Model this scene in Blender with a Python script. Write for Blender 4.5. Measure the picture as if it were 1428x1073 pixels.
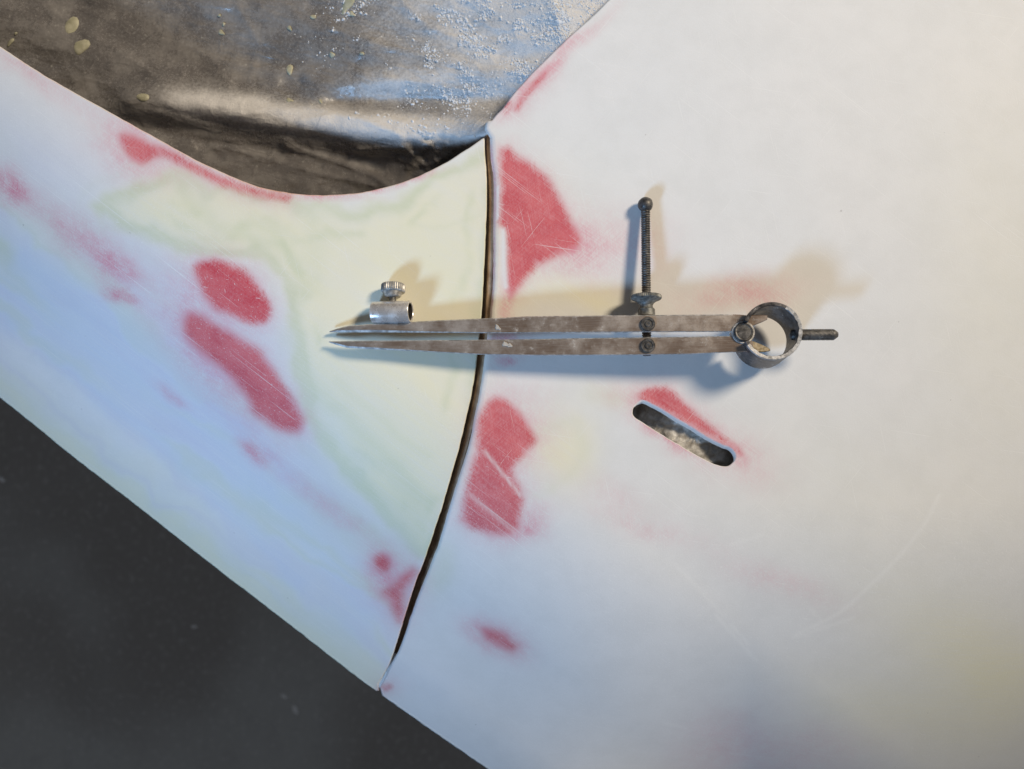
import bpy, math, random
import numpy as np
from mathutils import Vector, geometry

random.seed(7); rng = np.random.default_rng(7)
for o in list(bpy.data.objects): bpy.data.objects.remove(o)
scene = bpy.context.scene
COL = scene.collection

# ------------------------------------------------------------------ units
S = 0.000235            # one layout unit = 0.235 mm
CX, CY, DP = 714.0, 536.5, 1123.0

# ------------------------------------------------------------------ camera
cam_d = bpy.data.cameras.new('camera'); cam = bpy.data.objects.new('camera', cam_d); COL.objects.link(cam)
cam.location = (0, 0, DP * S)
cam_d.sensor_width = 36.0; cam_d.sensor_fit = 'HORIZONTAL'
cam_d.lens = 18.0 / (CX / DP)
cam_d.clip_start = 0.005; cam_d.clip_end = 50
cam_d.dof.use_dof = True; cam_d.dof.focus_distance = (DP - 30) * S; cam_d.dof.aperture_fstop = 13
scene.camera = cam

# ------------------------------------------------------------------ light
world = bpy.data.worlds.new('World'); scene.world = world; world.use_nodes = True
bg = world.node_tree.nodes['Background']
bg.inputs[0].default_value = (0.80, 0.86, 1.0, 1); bg.inputs[1].default_value = 0.105

def lamp(name, aim, azim, elev, dist, power, color, cone, blend, size):
    """shop lamp: aim in layout units, azim = horizontal direction (x right, y up) towards the lamp"""
    d = bpy.data.lights.new(name, 'SPOT'); d.energy = power; d.color = color
    d.spot_size = math.radians(cone); d.spot_blend = blend; d.shadow_soft_size = size
    o = bpy.data.objects.new(name, d); COL.objects.link(o)
    a = Vector(((aim[0] - CX) * S, (CY - aim[1]) * S, 0))
    az = Vector((azim[0], azim[1], 0)).normalized()
    L = az * math.cos(math.radians(elev)) + Vector((0, 0, math.sin(math.radians(elev))))
    o.location = a + L * dist
    o.rotation_euler = (-L).to_track_quat('-Z', 'Y').to_euler()
    return o
lamp('warm_shop_lamp', (600, 220), (0.86, 0.51), 41, 1.6, 101, (1.0, 0.865, 0.68), 36, 1.0, 0.17)
lamp('cool_shop_lamp', (430, 420), (-0.63, -0.78), 33, 1.6, 84, (0.36, 0.62, 1.0), 16.8, 0.62, 0.16)

scene.view_settings.view_transform = 'Standard'; scene.view_settings.look = 'None'
scene.view_settings.exposure = 0.0; scene.view_settings.gamma = 1.0
scene.render.engine = 'CYCLES'

# ------------------------------------------------------------------ helpers
def W(u, v, h):
    k = 1 - h / DP
    return np.array([(u - CX) * k, (CY - v) * k, h + 0 * k]) if np.isscalar(u) else np.stack([(u - CX) * k, (CY - v) * k, h + 0 * k], -1)

def tag(o, label=None, cat=None, group=None, kind=None):
    if label: o['label'] = label
    if cat: o['category'] = cat
    if group: o['group'] = group
    if kind: o['kind'] = kind
    return o

def mesh_obj(name, verts, faces, mat, parent=None, smooth=True, origin=None, autosmooth=None):
    """verts in layout units (numpy Nx3)"""
    verts = np.asarray(verts, float) * S
    org = np.zeros(3)
    if parent is not None: org = np.array(parent.location)
    elif origin is not None: org = np.array(origin) * S
    verts = verts - org
    me = bpy.data.meshes.new(name)
    me.from_pydata(verts.tolist(), [], [tuple(int(i) for i in f) for f in faces])
    me.update()
    if smooth: me.shade_smooth()
    if autosmooth:
        me.set_sharp_from_angle(angle=math.radians(autosmooth))
    o = bpy.data.objects.new(name, me); COL.objects.link(o)
    me.materials.append(mat)
    if parent is not None: o.parent = parent
    else: o.location = Vector(org)
    return o

def empty(name, loc):
    o = bpy.data.objects.new(name, None); COL.objects.link(o)
    o.location = Vector(np.asarray(loc, float) * S); o.empty_display_size = 0.01
    return o

def attr(o, name, vals):
    a = o.data.attributes.new(name, 'FLOAT', 'POINT')
    a.data.foreach_set('value', np.asarray(vals, np.float32))

def catmull(pts, step=3.0, closed=False):
    P = [np.array(p, float) for p in pts]; out = []
    n = len(P); segs = n if closed else n - 1
    for i in range(segs):
        if closed: p0, p1, p2, p3 = P[(i-1) % n], P[i], P[(i+1) % n], P[(i+2) % n]
        else: p0, p1, p2, p3 = P[max(i-1, 0)], P[i], P[i+1], P[min(i+2, n-1)]
        m = max(1, int(np.linalg.norm(p2 - p1) / step))
        for k in range(m):
            t = k / m
            out.append(0.5 * ((2*p1) + (-p0+p2)*t + (2*p0-5*p1+4*p2-p3)*t*t + (-p0+3*p1-3*p2+p3)*t**3))
    if not closed: out.append(P[-1])
    return np.array(out)

def seg_d(p, a, b):
    ab = b - a; t = np.clip(((p - a) @ ab) / max(ab @ ab, 1e-9), 0, 1)
    return np.linalg.norm(p - (a + t[:, None] * ab), axis=1)

def poly_in(p, poly):
    ins = np.zeros(len(p), bool); x, y = p[:, 0], p[:, 1]
    a = poly; b = np.roll(poly, -1, 0)
    for (x1, y1), (x2, y2) in zip(a, b):
        if y1 == y2: continue
        c = ((y1 > y) != (y2 > y)) & (x < (x2 - x1) * (y - y1) / (y2 - y1) + x1)
        ins ^= c
    return ins

def line_d(p, poly, closed=False, lim=1e9):
    d = np.full(len(p), 1e9); n = len(poly)
    if lim < 1e8:
        lo, hi = np.min(poly, 0) - lim, np.max(poly, 0) + lim
        m = ((p > lo) & (p < hi)).all(1)
        if m.any(): d[m] = line_d(p[m], poly, closed)
        return d
    for i in range(n if closed else n - 1):
        d = np.minimum(d, seg_d(p, poly[i], poly[(i+1) % n]))
    return d

def sdf(p, poly, margin=90):
    poly = np.array(poly, float); out = np.full(len(p), 1e3)
    lo, hi = poly.min(0) - margin, poly.max(0) + margin
    m = ((p > lo) & (p < hi)).all(1)
    if m.any():
        q = p[m]; d = line_d(q, poly, True); d[poly_in(q, poly)] *= -1; out[m] = d
    return out

_tab = rng.random((256, 256))
def vnoise(x, y):
    xi, yi = np.floor(x).astype(int), np.floor(y).astype(int); fx, fy = x - xi, y - yi
    fx, fy = fx*fx*(3-2*fx), fy*fy*(3-2*fy)
    g = lambda i, j: _tab[(xi+i) % 256, (yi+j) % 256]
    return (g(0,0)*(1-fx)+g(1,0)*fx)*(1-fy) + (g(0,1)*(1-fx)+g(1,1)*fx)*fy
def fbm(x, y, o=4):
    s = 0; a = 0.5
    for _ in range(o):
        s = s + a * vnoise(x, y); x, y, a = x*2.03+17.3, y*2.03+5.1, a*0.5
    return s / (1 - 0.5**o)
def sstep(a, b, x):
    t = np.clip((x - a) / (b - a), 0, 1); return t*t*(3-2*t)

# ------------------------------------------------------------------ node helper
class NT:
    def __init__(self, name):
        self.m = bpy.data.materials.new(name); self.m.use_nodes = True
        self.t = self.m.node_tree; self.b = self.t.nodes['Principled BSDF']
        self.tc = self.t.nodes.new('ShaderNodeTexCoord')
        mp = self.t.nodes.new('ShaderNodeVectorMath'); mp.operation = 'SCALE'; mp.inputs['Scale'].default_value = 1 / S
        self.l(self.tc.outputs['Object'], mp.inputs[0]); self.px = mp.outputs[0]    # object coords in layout units
    def l(self, a, b): self.t.links.new(a, b)
    def set(self, sock, v):
        if hasattr(v, 'is_linked') or isinstance(v, bpy.types.NodeSocket): self.l(v, sock)
        else: sock.default_value = v if not (isinstance(v, tuple) and len(v) == 3 and sock.type == 'RGBA') else (*v, 1)
    def math(self, op, a, b=0.0, c=None, clamp=False):
        n = self.t.nodes.new('ShaderNodeMath'); n.operation = op; n.use_clamp = clamp
        self.set(n.inputs[0], a); self.set(n.inputs[1], b)
        if c is not None: self.set(n.inputs[2], c)
        return n.outputs[0]
    def mix(self, f, a, b, mode='MIX'):
        n = self.t.nodes.new('ShaderNodeMix'); n.data_type = 'RGBA'; n.blend_type = mode
        self.set(n.inputs[0], f); self.set(n.inputs[6], a); self.set(n.inputs[7], b)
        return n.outputs[2]
    def attr(self, name):
        n = self.t.nodes.new('ShaderNodeAttribute'); n.attribute_name = name; return n.outputs['Fac']
    def vec(self, scale=(1,1,1), rot=0.0, v=None):
        n = self.t.nodes.new('ShaderNodeMapping'); self.l(v or self.px, n.inputs[0])
        n.inputs['Rotation'].default_value = (0, 0, rot)
        m = self.t.nodes.new('ShaderNodeVectorMath'); m.operation = 'MULTIPLY'
        self.l(n.outputs[0], m.inputs[0]); m.inputs[1].default_value = scale
        return m.outputs[0]
    def noise(self, scale, detail=3, rough=0.5, v=None, out=0):
        n = self.t.nodes.new('ShaderNodeTexNoise'); self.l(v or self.px, n.inputs['Vector'])
        n.inputs['Scale'].default_value = scale; n.inputs['Detail'].default_value = detail; n.inputs['Roughness'].default_value = rough
        return n.outputs[out]
    def ramp(self, x, a, b, lo=0.0, hi=1.0):
        n = self.t.nodes.new('ShaderNodeMapRange'); n.clamp = True; n.interpolation_type = 'SMOOTHSTEP'
        self.set(n.inputs[0], x); n.inputs[1].default_value = a; n.inputs[2].default_value = b
        n.inputs[3].default_value = lo; n.inputs[4].default_value = hi
        return n.outputs[0]
    def bump(self, h, strength=0.3, dist=0.0001):
        n = self.t.nodes.new('ShaderNodeBump'); n.inputs['Strength'].default_value = strength; n.inputs['Distance'].default_value = dist
        self.l(h, n.inputs['Height']); self.l(n.outputs[0], self.b.inputs['Normal'])
    def out(self, color, rough=0.5, metal=0.0, spec=0.5):
        self.set(self.b.inputs['Base Color'], color); self.set(self.b.inputs['Roughness'], rough)
        self.set(self.b.inputs['Metallic'], metal); self.set(self.b.inputs['Specular IOR Level'], spec)
        return self.m

# ------------------------------------------------------------------ materials
def scratch(n, rot, length, width, thr, seed):
    """short fine scratches in one direction: stretched noise, thresholded"""
    v = n.vec((1/length, 1/width, 1), rot)
    m = n.t.nodes.new('ShaderNodeVectorMath'); m.operation = 'ADD'; n.l(v, m.inputs[0]); m.inputs[1].default_value = (seed*3.7, seed*9.1, seed)
    return n.ramp(n.noise(1.0, 1, 0.4, m.outputs[0]), thr, thr + 0.06)

def panel_material():
    n = NT('sanded_primer')
    big = n.noise(0.006, 2, 0.55)
    fine = n.noise(0.45, 3, 0.6)
    grain = n.noise(1.1, 1, 0.5)
    swirl = n.noise(1.0, 2, 0.6, n.vec((0.010, 0.05, 1), 0.62))       # sanding streaks along the panel
    sc = None
    for k, (rot, ln, wd, th) in enumerate([(0.66, 150, 1.3, 0.70), (-0.9, 90, 1.2, 0.725), (0.15, 130, 1.2, 0.725), (1.35, 100, 1.2, 0.72)]):
        s = scratch(n, rot, ln, wd, th, k + 1)
        sc = s if sc is None else n.math('MAXIMUM', sc, s)
    fib = None
    for k, (rot, ln, wd) in enumerate([(0.6, 26, 1.8), (-0.8, 20, 1.6), (1.4, 22, 1.6)]):
        v = n.vec((1/ln, 1/wd, 1), rot)
        s = n.noise(1.0, 1, 0.5, v)
        fib = s if fib is None else n.math('ADD', fib, s)
    fib = n.math('DIVIDE', fib, 3.0)
    c = n.mix(n.ramp(big, 0.3, 0.7, 0, 0.5), (0.80, 0.79, 0.775), (0.76, 0.765, 0.76))
    c = n.mix(n.ramp(n.noise(0.02, 5, 0.65), 0.35, 0.7, 0, 0.5), c, (0.72, 0.715, 0.70))
    c = n.mix(n.math('MULTIPLY', n.attr('cream'), n.ramp(swirl, 0.2, 0.7, 0.75, 1.0)), c, (0.85, 0.80, 0.57))
    c = n.mix(n.math('MULTIPLY', n.attr('blue'), n.ramp(swirl, 0.25, 0.7, 0.6, 1.0)), c, (0.60, 0.70, 0.86))
    c = n.mix(n.math('MULTIPLY', n.attr('green'), n.ramp(swirl, 0.25, 0.7, 0.7, 1.0)), c, (0.64, 0.67, 0.46))
    c = n.mix(n.math('MULTIPLY', n.attr('lavender'), n.ramp(swirl, 0.25, 0.7, 0.6, 1.0)), c, (0.66, 0.63, 0.72))
    pk = n.math('MULTIPLY', n.attr('pink'), n.math('ADD', n.ramp(fib, 0.38, 0.60, 0.55, 1.15), n.ramp(n.noise(0.05, 3), 0.3, 0.7, -0.2, 0.2)), clamp=True)
    c = n.mix(pk, c, (0.72, 0.25, 0.31))
    # sharp red patches: distance in layout units, frayed by fibre noise along the sanding directions
    d = n.math('ADD', n.attr('red_distance'), n.math('MULTIPLY', n.math('SUBTRACT', fib, 0.5), 26.0))
    d = n.math('ADD', d, n.math('MULTIPLY', n.math('SUBTRACT', n.noise(0.05, 3), 0.5), 8.0))
    soft = n.attr('red_softness')
    m = n.math('SUBTRACT', 0.5, n.math('DIVIDE', d, n.math('MULTIPLY', soft, 3.5)), clamp=True)
    m = n.ramp(m, 0, 1)
    wear = n.ramp(n.noise(0.022, 4, 0.6), 0.36, 0.64)
    rc = n.mix(wear, (0.60, 0.052, 0.070), (0.68, 0.11, 0.12))
    rc = n.mix(n.ramp(fib, 0.46, 0.62, 0, 0.16), rc, (0.80, 0.40, 0.42))
    rc = n.mix(n.ramp(fine, 0.52, 0.72, 0, 0.32), rc, (0.46, 0.06, 0.09))
    rc = n.mix(n.math('MULTIPLY', sc, 0.3), rc, (0.85, 0.66, 0.62))
    c = n.mix(n.math('MULTIPLY', m, n.math('SUBTRACT', 1.0, n.math('MULTIPLY', n.attr('red_fade'), n.ramp(fib, 0.36, 0.62, 0.25, 1.0)))), c, rc)
    c = n.mix(n.math('MULTIPLY', n.attr('chip'), 0.9), c, (0.80, 0.79, 0.77))
    c = n.mix(n.math('MULTIPLY', n.math('MAXIMUM', sc, n.attr('arc_scratch')), 0.5), c, (0.90, 0.89, 0.86))
    c = n.mix(n.math('MULTIPLY', n.ramp(n.noise(0.11, 1, 0.5), 0.80, 0.84), 0.35), c, (0.25, 0.22, 0.2))
    c = n.mix(n.ramp(grain, 0.3, 0.75, 0.0, 0.09), c, (0.30, 0.30, 0.31))
    c = n.mix(n.ramp(fine, 0.35, 0.7, 0.0, 0.06), c, (0.95, 0.95, 0.95))
    h = n.math('ADD', n.math('MULTIPLY', fine, 0.5), n.math('ADD', n.math('MULTIPLY', sc, -0.5), n.math('MULTIPLY', fib, 1.2)))
    n.bump(h, 0.3, 0.0001)
    return n.out(c, n.ramp(fine, 0.3, 0.7, 0.52, 0.64), 0.0, 0.22)
M_PANEL = panel_material()

def metal_mat(name, dark, light, rough=(0.3, 0.55), metal=0.75, dust=0.3, sc=0.05):
    n = NT(name)
    a = n.noise(sc, 5, 0.65); b = n.noise(0.5, 3, 0.6)
    c = n.mix(n.ramp(a, 0.35, 0.68), dark, light)
    c = n.mix(n.ramp(b, 0.45, 0.75, 0, 0.5), c, dark)
    st = n.noise(1.0, 3, 0.55, n.vec((0.012, 0.7, 0.7)))
    c = n.mix(n.ramp(st, 0.42, 0.68, 0, 0.28), c, light); c = n.mix(n.ramp(st, 0.45, 0.25, 0, 0.15), c, dark)
    dm = n.math('MULTIPLY', n.ramp(n.noise(0.09, 5, 0.7), 0.55, 0.72), n.ramp(n.noise(0.8, 2, 0.6), 0.42, 0.62))
    dm = n.math('MULTIPLY', dm, dust)
    c = n.mix(dm, c, (0.62, 0.59, 0.54))
    n.bump(n.math('ADD', b, n.math('MULTIPLY', a, 1.5)), 0.25, 0.00012)
    return n.out(c, n.ramp(a, 0.3, 0.7, rough[0], rough[1]), n.math('SUBTRACT', metal, n.math('MULTIPLY', dm, metal)), 0.5)
M_LEG = metal_mat('tarnished_steel', (0.26, 0.185, 0.135), (0.48, 0.42, 0.37), (0.28, 0.48), 0.55, 0.9, 0.022)
M_DARK = metal_mat('blackened_steel', (0.045, 0.042, 0.04), (0.17, 0.16, 0.15), (0.35, 0.6), 0.5, 0.5, 0.12)
M_RING = metal_mat('spring_steel', (0.045, 0.043, 0.045), (0.20, 0.19, 0.19), (0.3, 0.55), 0.7, 0.8, 0.08)
M_EDGE = metal_mat('worn_bright_edge', (0.30, 0.29, 0.28), (0.72, 0.70, 0.68), (0.35, 0.6), 0.5, 0.9, 0.15)
M_NICKEL = metal_mat('nickel_plate', (0.56, 0.53, 0.51), (0.80, 0.78, 0.76), (0.22, 0.36), 0.55, 0.15, 0.08)
M_BORE = metal_mat('dark_bore', (0.02, 0.018, 0.016), (0.06, 0.05, 0.045), (0.6, 0.8), 0.2, 0.2, 0.1)
M_KNURL = metal_mat('knurled_grey_steel', (0.12, 0.12, 0.115), (0.36, 0.35, 0.33), (0.42, 0.62), 0.5, 0.7, 0.15)
M_NUT = metal_mat('grimy_nut_steel', (0.07, 0.07, 0.066), (0.27, 0.27, 0.25), (0.42, 0.62), 0.4, 0.7, 0.15)
M_BRIGHTK = metal_mat('worn_nickel_knurl', (0.26, 0.25, 0.235), (0.60, 0.58, 0.54), (0.35, 0.5), 0.5, 0.5, 0.15)
M_BRASS = metal_mat('dusty_brass_steel', (0.30, 0.24, 0.15), (0.55, 0.47, 0.34), (0.4, 0.6), 0.4, 0.9, 0.2)

def film_material():
    n = NT('dusty_masking_film')
    d = n.attr('dust')
    a = n.noise(0.02, 5, 0.6); b = n.noise(0.25, 4, 0.65); c1 = n.noise(0.7, 3, 0.6)
    base = n.mix(n.ramp(a, 0.35, 0.7), (0.125, 0.112, 0.102), (0.23, 0.21, 0.192))
    th = n.math('ADD', n.math('MULTIPLY', b, 0.55), n.math('MULTIPLY', c1, 0.45))
    dm = n.math('MULTIPLY', n.ramp(n.math('ADD', n.math('MULTIPLY', d, 0.75), n.math('SUBTRACT', th, 0.5)), 0.0, 0.75), 0.9)
    col = n.mix(dm, base, (0.74, 0.71, 0.68))
    sp = n.math('MULTIPLY', n.ramp(n.noise(0.16, 2, 0.5), 0.70, 0.74), n.ramp(d, 0.0, 0.4, 0.25, 0.9))
    col = n.mix(sp, col, (0.55, 0.53, 0.47))
    col = n.mix(n.ramp(c1, 0.5, 0.8, 0, 0.2), col, (0.05, 0.045, 0.04))
    cz = n.math('ABSOLUTE', n.math('SUBTRACT', n.noise(1.0, 3, 0.55, n.vec((0.008, 0.028, 0.03), 0.2)), 0.5))
    cz2 = n.math('ABSOLUTE', n.math('SUBTRACT', n.noise(1.0, 2, 0.5, n.vec((0.012, 0.022, 0.03), -0.6)), 0.5))
    crz = n.math('MULTIPLY', n.math('ADD', n.ramp(cz, 0.0, 0.09), n.ramp(cz2, 0.0, 0.06)), -0.62)
    n.bump(n.math('ADD', crz, n.math('ADD', n.math('MULTIPLY', th, n.math('ADD', n.math('MULTIPLY', d, 2.5), 0.35)), n.math('MULTIPLY', n.noise(0.03, 3), 2.0))), 0.5, 0.0004)
    return n.out(col, n.math('ADD', n.math('MULTIPLY', dm, 0.35), n.ramp(a, 0.3, 0.7, 0.20, 0.32)), 0.0, 1.0)
M_FILM = film_material()

def simple(name, c1, c2, sc, rough=0.7, spec=0.3, bump=0.2, bd=0.0002):
    n = NT(name); a = n.noise(sc, 5, 0.6); b = n.noise(sc*9, 3, 0.6)
    c = n.mix(n.ramp(a, 0.35, 0.65), c1, c2); c = n.mix(n.ramp(b, 0.5, 0.8, 0, 0.35), c, c1)
    n.bump(n.math('ADD', a, b), bump, bd)
    return n.out(c, rough, 0.0, spec)
M_DUST = simple('white_sanding_dust', (0.60, 0.61, 0.63), (0.76, 0.76, 0.76), 0.2, 0.95, 0.1)
M_FLAKE = simple('chipped_primer', (0.42, 0.39, 0.35), (0.56, 0.52, 0.47), 0.3, 0.8, 0.2)
M_CRUMB = simple('pale_crumb', (0.85, 0.85, 0.82), (0.92, 0.92, 0.9), 0.2, 0.9, 0.2)
M_DRIP = simple('dried_cream_primer', (0.36, 0.34, 0.23), (0.50, 0.47, 0.34), 0.1, 0.6, 0.3)
M_JAMB = simple('brown_jamb_paint', (0.28, 0.18, 0.11), (0.52, 0.37, 0.24), 0.03, 0.6, 0.3)
M_INNER = simple('grey_crumpled_film', (0.30, 0.275, 0.24), (0.62, 0.60, 0.56), 0.05, 0.25, 0.6, 0.4, 0.0006)

def floor_material():
    n = NT('dark_shop_floor')
    a = n.noise(0.0009, 2, 0.5); b = n.noise(0.012, 4, 0.6); c0 = n.noise(0.035, 4, 0.65)
    c = n.mix(n.ramp(a, 0.38, 0.62), (0.36, 0.34, 0.31), (0.52, 0.52, 0.485))
    c = n.mix(n.ramp(b, 0.45, 0.75, 0, 0.3), c, (0.38, 0.37, 0.35))
    c = n.mix(n.ramp(c0, 0.5, 0.8, 0, 0.55), c, (0.75, 0.74, 0.70))
    n.bump(b, 0.3, 0.002)
    return n.out(c, 0.75, 0.0, 0.25)
M_FLOOR = floor_material()

# ------------------------------------------------------------------ body shape (heights in layout units)
E0 = np.array([0.0, 552.0]); EN = np.array([0.605, -0.796])
def edge_d(p): return (p - E0) @ EN
def body_h(p):
    d = edge_d(p); u, v = p[:, 0], p[:, 1]
    # rolls down towards the lower-left sill: slope 0 above d=390 growing to 0.62 at d=170
    a, b, m = 375.0, 165.0, 0.78
    t = np.clip(a - d, 0, None)
    z = -np.where(t < a - b, m * t*t / (2*(a - b)), m * (a - b) / 2 + m * (t - (a - b)))
    t2 = np.clip(60 - d, 0, 200); z -= 0.0025 * t2*t2
    t3 = np.clip(v - 700, 0, 500) * sstep(640, 1050, u)
    z -= 0.0011 * t3*t3
    return z

# ------------------------------------------------------------------ outlines (layout units)
left_top = [(-1400,-815),(-800,-438),(-420,-200),(-200,-62),(-80,17),(0,67),(60,106),(134,148),(215,193),(260,218),(296,236),(353,260),(403,271),(440,274),(470,273.5),(500,271),(530,265),(565,255),(596,242),(625,227),(645,214),(662,203),(674,194)]
gap_left = [(674,194),(676,210),(678,234),(679,279),(677,338),(674.5,386),(672,433),(668.5,467),(666,495),(659.5,540),(649.5,586),(641,622),(630,661),(617,706),(599,760),(592,781),(578,817),(564,862),(548.5,909),(541.5,926),(533,942),(526,953)]
gap_left = [(a - 1.6*min(1, max(0, (930-b)/60)), b) if k else (a, b) for k, (a, b) in enumerate(gap_left)]
sill = [(-1400,-513),(-800,-57),(-420,232),(-200,399),(0,552),(99,632),(199,709),(298,787),(397,863),(497,941),(527,963),(535,969),(596,1012),(683,1072),(790,1146),(900,1222),(1010,1300),(1120,1378)]
gap_right = [(683,186),(684,219),(688,249),(688.6,279),(688,309),(688,353),(687,398),(685,415),(683,442),(679.5,470),(676,496),(670,540),(662,580),(654,619),(641,661),(628.5,700.5),(612,756.5),(606,772),(588.5,817),(575,853),(561,895),(552,915),(544,930),(537,945),(530,957)]
right_top = [(683,186),(682,178),(690,166),(703,152),(719,131),(750,97),(796,52),(831,21),(852,0),(905,-50),(1000,-140),(1180,-320),(1700,-830),(2200,-1320)]

def densify_left():
    top = catmull(left_top, 3); g = catmull(gap_left, 3)
    s = catmull(sill[:11] , 3)[::-1]
    return np.vstack([top[:-1], g, s[1:] if np.linalg.norm(s[0]-g[-1]) < 1 else s])
LEFT = densify_left()
gr = catmull(gap_right, 3)
# the right panel's surface starts a lip's width inside the gap edge
def lip_w(v): return np.interp(v, [150, 200, 260, 420, 520, 700, 850, 950], [5, 8, 9, 6.5, 8, 8, 5, 2])
tn = np.gradient(gr, axis=0); tn /= np.linalg.norm(tn, axis=1)[:, None]
gin = gr + np.stack([tn[:, 1], -tn[:, 0]], 1) * lip_w(gr[:, 1])[:, None] * np.where(tn[:, 1] > 0, 1, 1)[:, None]
rt = catmull(right_top, 3)[2:]
rs = catmull(sill[11:], 3)
RIGHT = np.vstack([rt[::-1], gin[2:], rs, [(1250,1380),(1500,1390),(1800,1400),(2300,1400),(2800,1400),(3300,1400),(3300,1000),(3300,600),(3300,200),(3300,-400),(3300,-900),(3300,-1320),(2700,-1320)]])
def wavy(P, a=1.1):
    return P + a*np.stack([fbm(P[:,0]/9, P[:,1]/9, 3)-0.5, fbm(P[:,0]/9+7, P[:,1]/9+3, 3)-0.5], 1)
LEFT = wavy(LEFT); RIGHT = wavy(RIGHT)
zs = lambda L, ox, oy, k: [(ox + x / k, oy + y / k) for x, y in L]
slot = zs([(270,262),(320,253),(400,288),(500,343),(620,420),(760,497),(900,588),(1040,660),(1130,695),(1175,745),(1187,800),(1150,852),(1090,882),(1000,868),(900,825),(820,782),(740,737),(640,675),(560,632),(480,580),(400,532),(300,467),(240,428),(210,388),(213,340),(236,295)], 850, 520, 6.705)
SLOT = catmull(slot, 2.0, True)
SLOT = SLOT + 0.9*np.stack([fbm(SLOT[:,0]/5, SLOT[:,1]/5, 2)-0.5, fbm(SLOT[:,0]/5+7, SLOT[:,1]/5+3, 2)-0.5], 1)

def signed_area(P): 
    Q = np.roll(P, -1, 0); return 0.5 * np.sum(P[:,0]*Q[:,1] - Q[:,0]*P[:,1])

def panel_mesh(name, outer, holes, lips, spacing=3.8):
    """CDT of the outline with a fine interior grid; every loop gets lip rows (offset outwards, drop)"""
    lo, hi = outer.min(0), outer.max(0)
    pts = []
    def grid(sp, x0, x1, y0, y1):
        nx = int((x1-x0)/sp); ny = int((y1-y0)/(sp*0.866))
        X, Y = np.meshgrid(np.arange(nx), np.arange(ny))
        return np.stack([x0 + (X + 0.5*(Y % 2)) * sp, y0 + Y*sp*0.866], -1).reshape(-1, 2)
    f = (-30, 1458, -30, 1103)
    g1 = grid(spacing, *f)
    g2 = grid(22, lo[0], hi[0], lo[1], hi[1]); ok = (g2[:,0] < f[0]-8) | (g2[:,0] > f[1]+8) | (g2[:,1] < f[2]-8) | (g2[:,1] > f[3]+8)
    g = np.vstack([g1, g2[ok]])
    keep = poly_in(g, outer)
    for hl in holes: keep &= ~poly_in(g, hl)
    g = g[keep]
    loops = [outer] + holes
    # drop grid points too near the outline
    bp = np.vstack([np.vstack([L]) for L in loops])
    cell = {}
    for q in bp: cell[(int(q[0]//4), int(q[1]//4))] = 1
    ci = (g // 4).astype(int)
    near = np.array([(a, b) in cell or (a+1, b) in cell or (a-1, b) in cell or (a, b+1) in cell or (a, b-1) in cell for a, b in ci])
    gi = g[~near]
    allp = np.vstack([bp, gi]); edges = []; off = 0
    for L in loops:
        n = len(L); edges += [(off+i, off+(i+1) % n) for i in range(n)]; off += n
    vo, eo, fo, ov, oe, of = geometry.delaunay_2d_cdt([Vector(p) for p in allp], edges, [], 0, 1e-4)
    V2 = np.array([tuple(v) for v in vo]); F = np.array(fo)
    cen = V2[F].mean(1); k = poly_in(cen, outer)
    for hl in holes: k &= ~poly_in(cen, hl)
    F = F[k]
    a, b, c = V2[F[:,0]], V2[F[:,1]], V2[F[:,2]]
    ar = (b[:,0]-a[:,0])*(c[:,1]-a[:,1]) - (b[:,1]-a[:,1])*(c[:,0]-a[:,0])
    F[ar > 0] = F[ar > 0][:, ::-1]          # v runs down: flip so normals point up
    first = {}
    for i, o_ in enumerate(ov):
        for j in o_:
            if j < len(bp): first[j] = i
    H = body_h(V2)
    P3 = list(W(V2[:,0], V2[:,1], H)); UV = list(V2); faces = [tuple(f) for f in F]
    lipflag = [0.0]*len(P3)
    off = 0
    for li, L in enumerate(loops):
        n = len(L); sgn = 1 if signed_area(L) > 0 else -1
        t = np.roll(L, -1, 0) - np.roll(L, 1, 0); t /= np.maximum(np.linalg.norm(t, axis=1), 1e-6)[:, None]
        nrm = np.stack([t[:,1], -t[:,0]], 1) * sgn * (1 if li == 0 else -1)
        Lh = body_h(L); width, depth, wall = lips[li](L)
        prev = [first[off+i] for i in range(n)]
        rows = [(0.38, 0.07), (0.70, 0.25), (0.92, 0.58), (1.0, 1.0)]
        def addrow(prev, Q, hh, flag):
            st = len(P3); P3.extend(list(W(Q[:,0], Q[:,1], hh))); UV.extend(list(Q)); lipflag.extend([flag]*n)
            new = list(range(st, st+n))
            for i in range(n):
                j = (i+1) % n
                q = (prev[i], prev[j], new[j], new[i])
                faces.append(q if (sgn * (1 if li == 0 else -1)) < 0 else q[::-1])
            return new
        for fr, fd in rows:
            prev = addrow(prev, L + nrm * (width*fr)[:, None], Lh - depth*fd, fr)
        prev = addrow(prev, L + nrm * (width*0.9)[:, None], Lh - depth - wall, 1.0)
        off += n
    o = mesh_obj(name, np.array(P3), faces, M_PANEL, autosmooth=50)
    return o, np.array(UV), np.array(lipflag)

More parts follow.
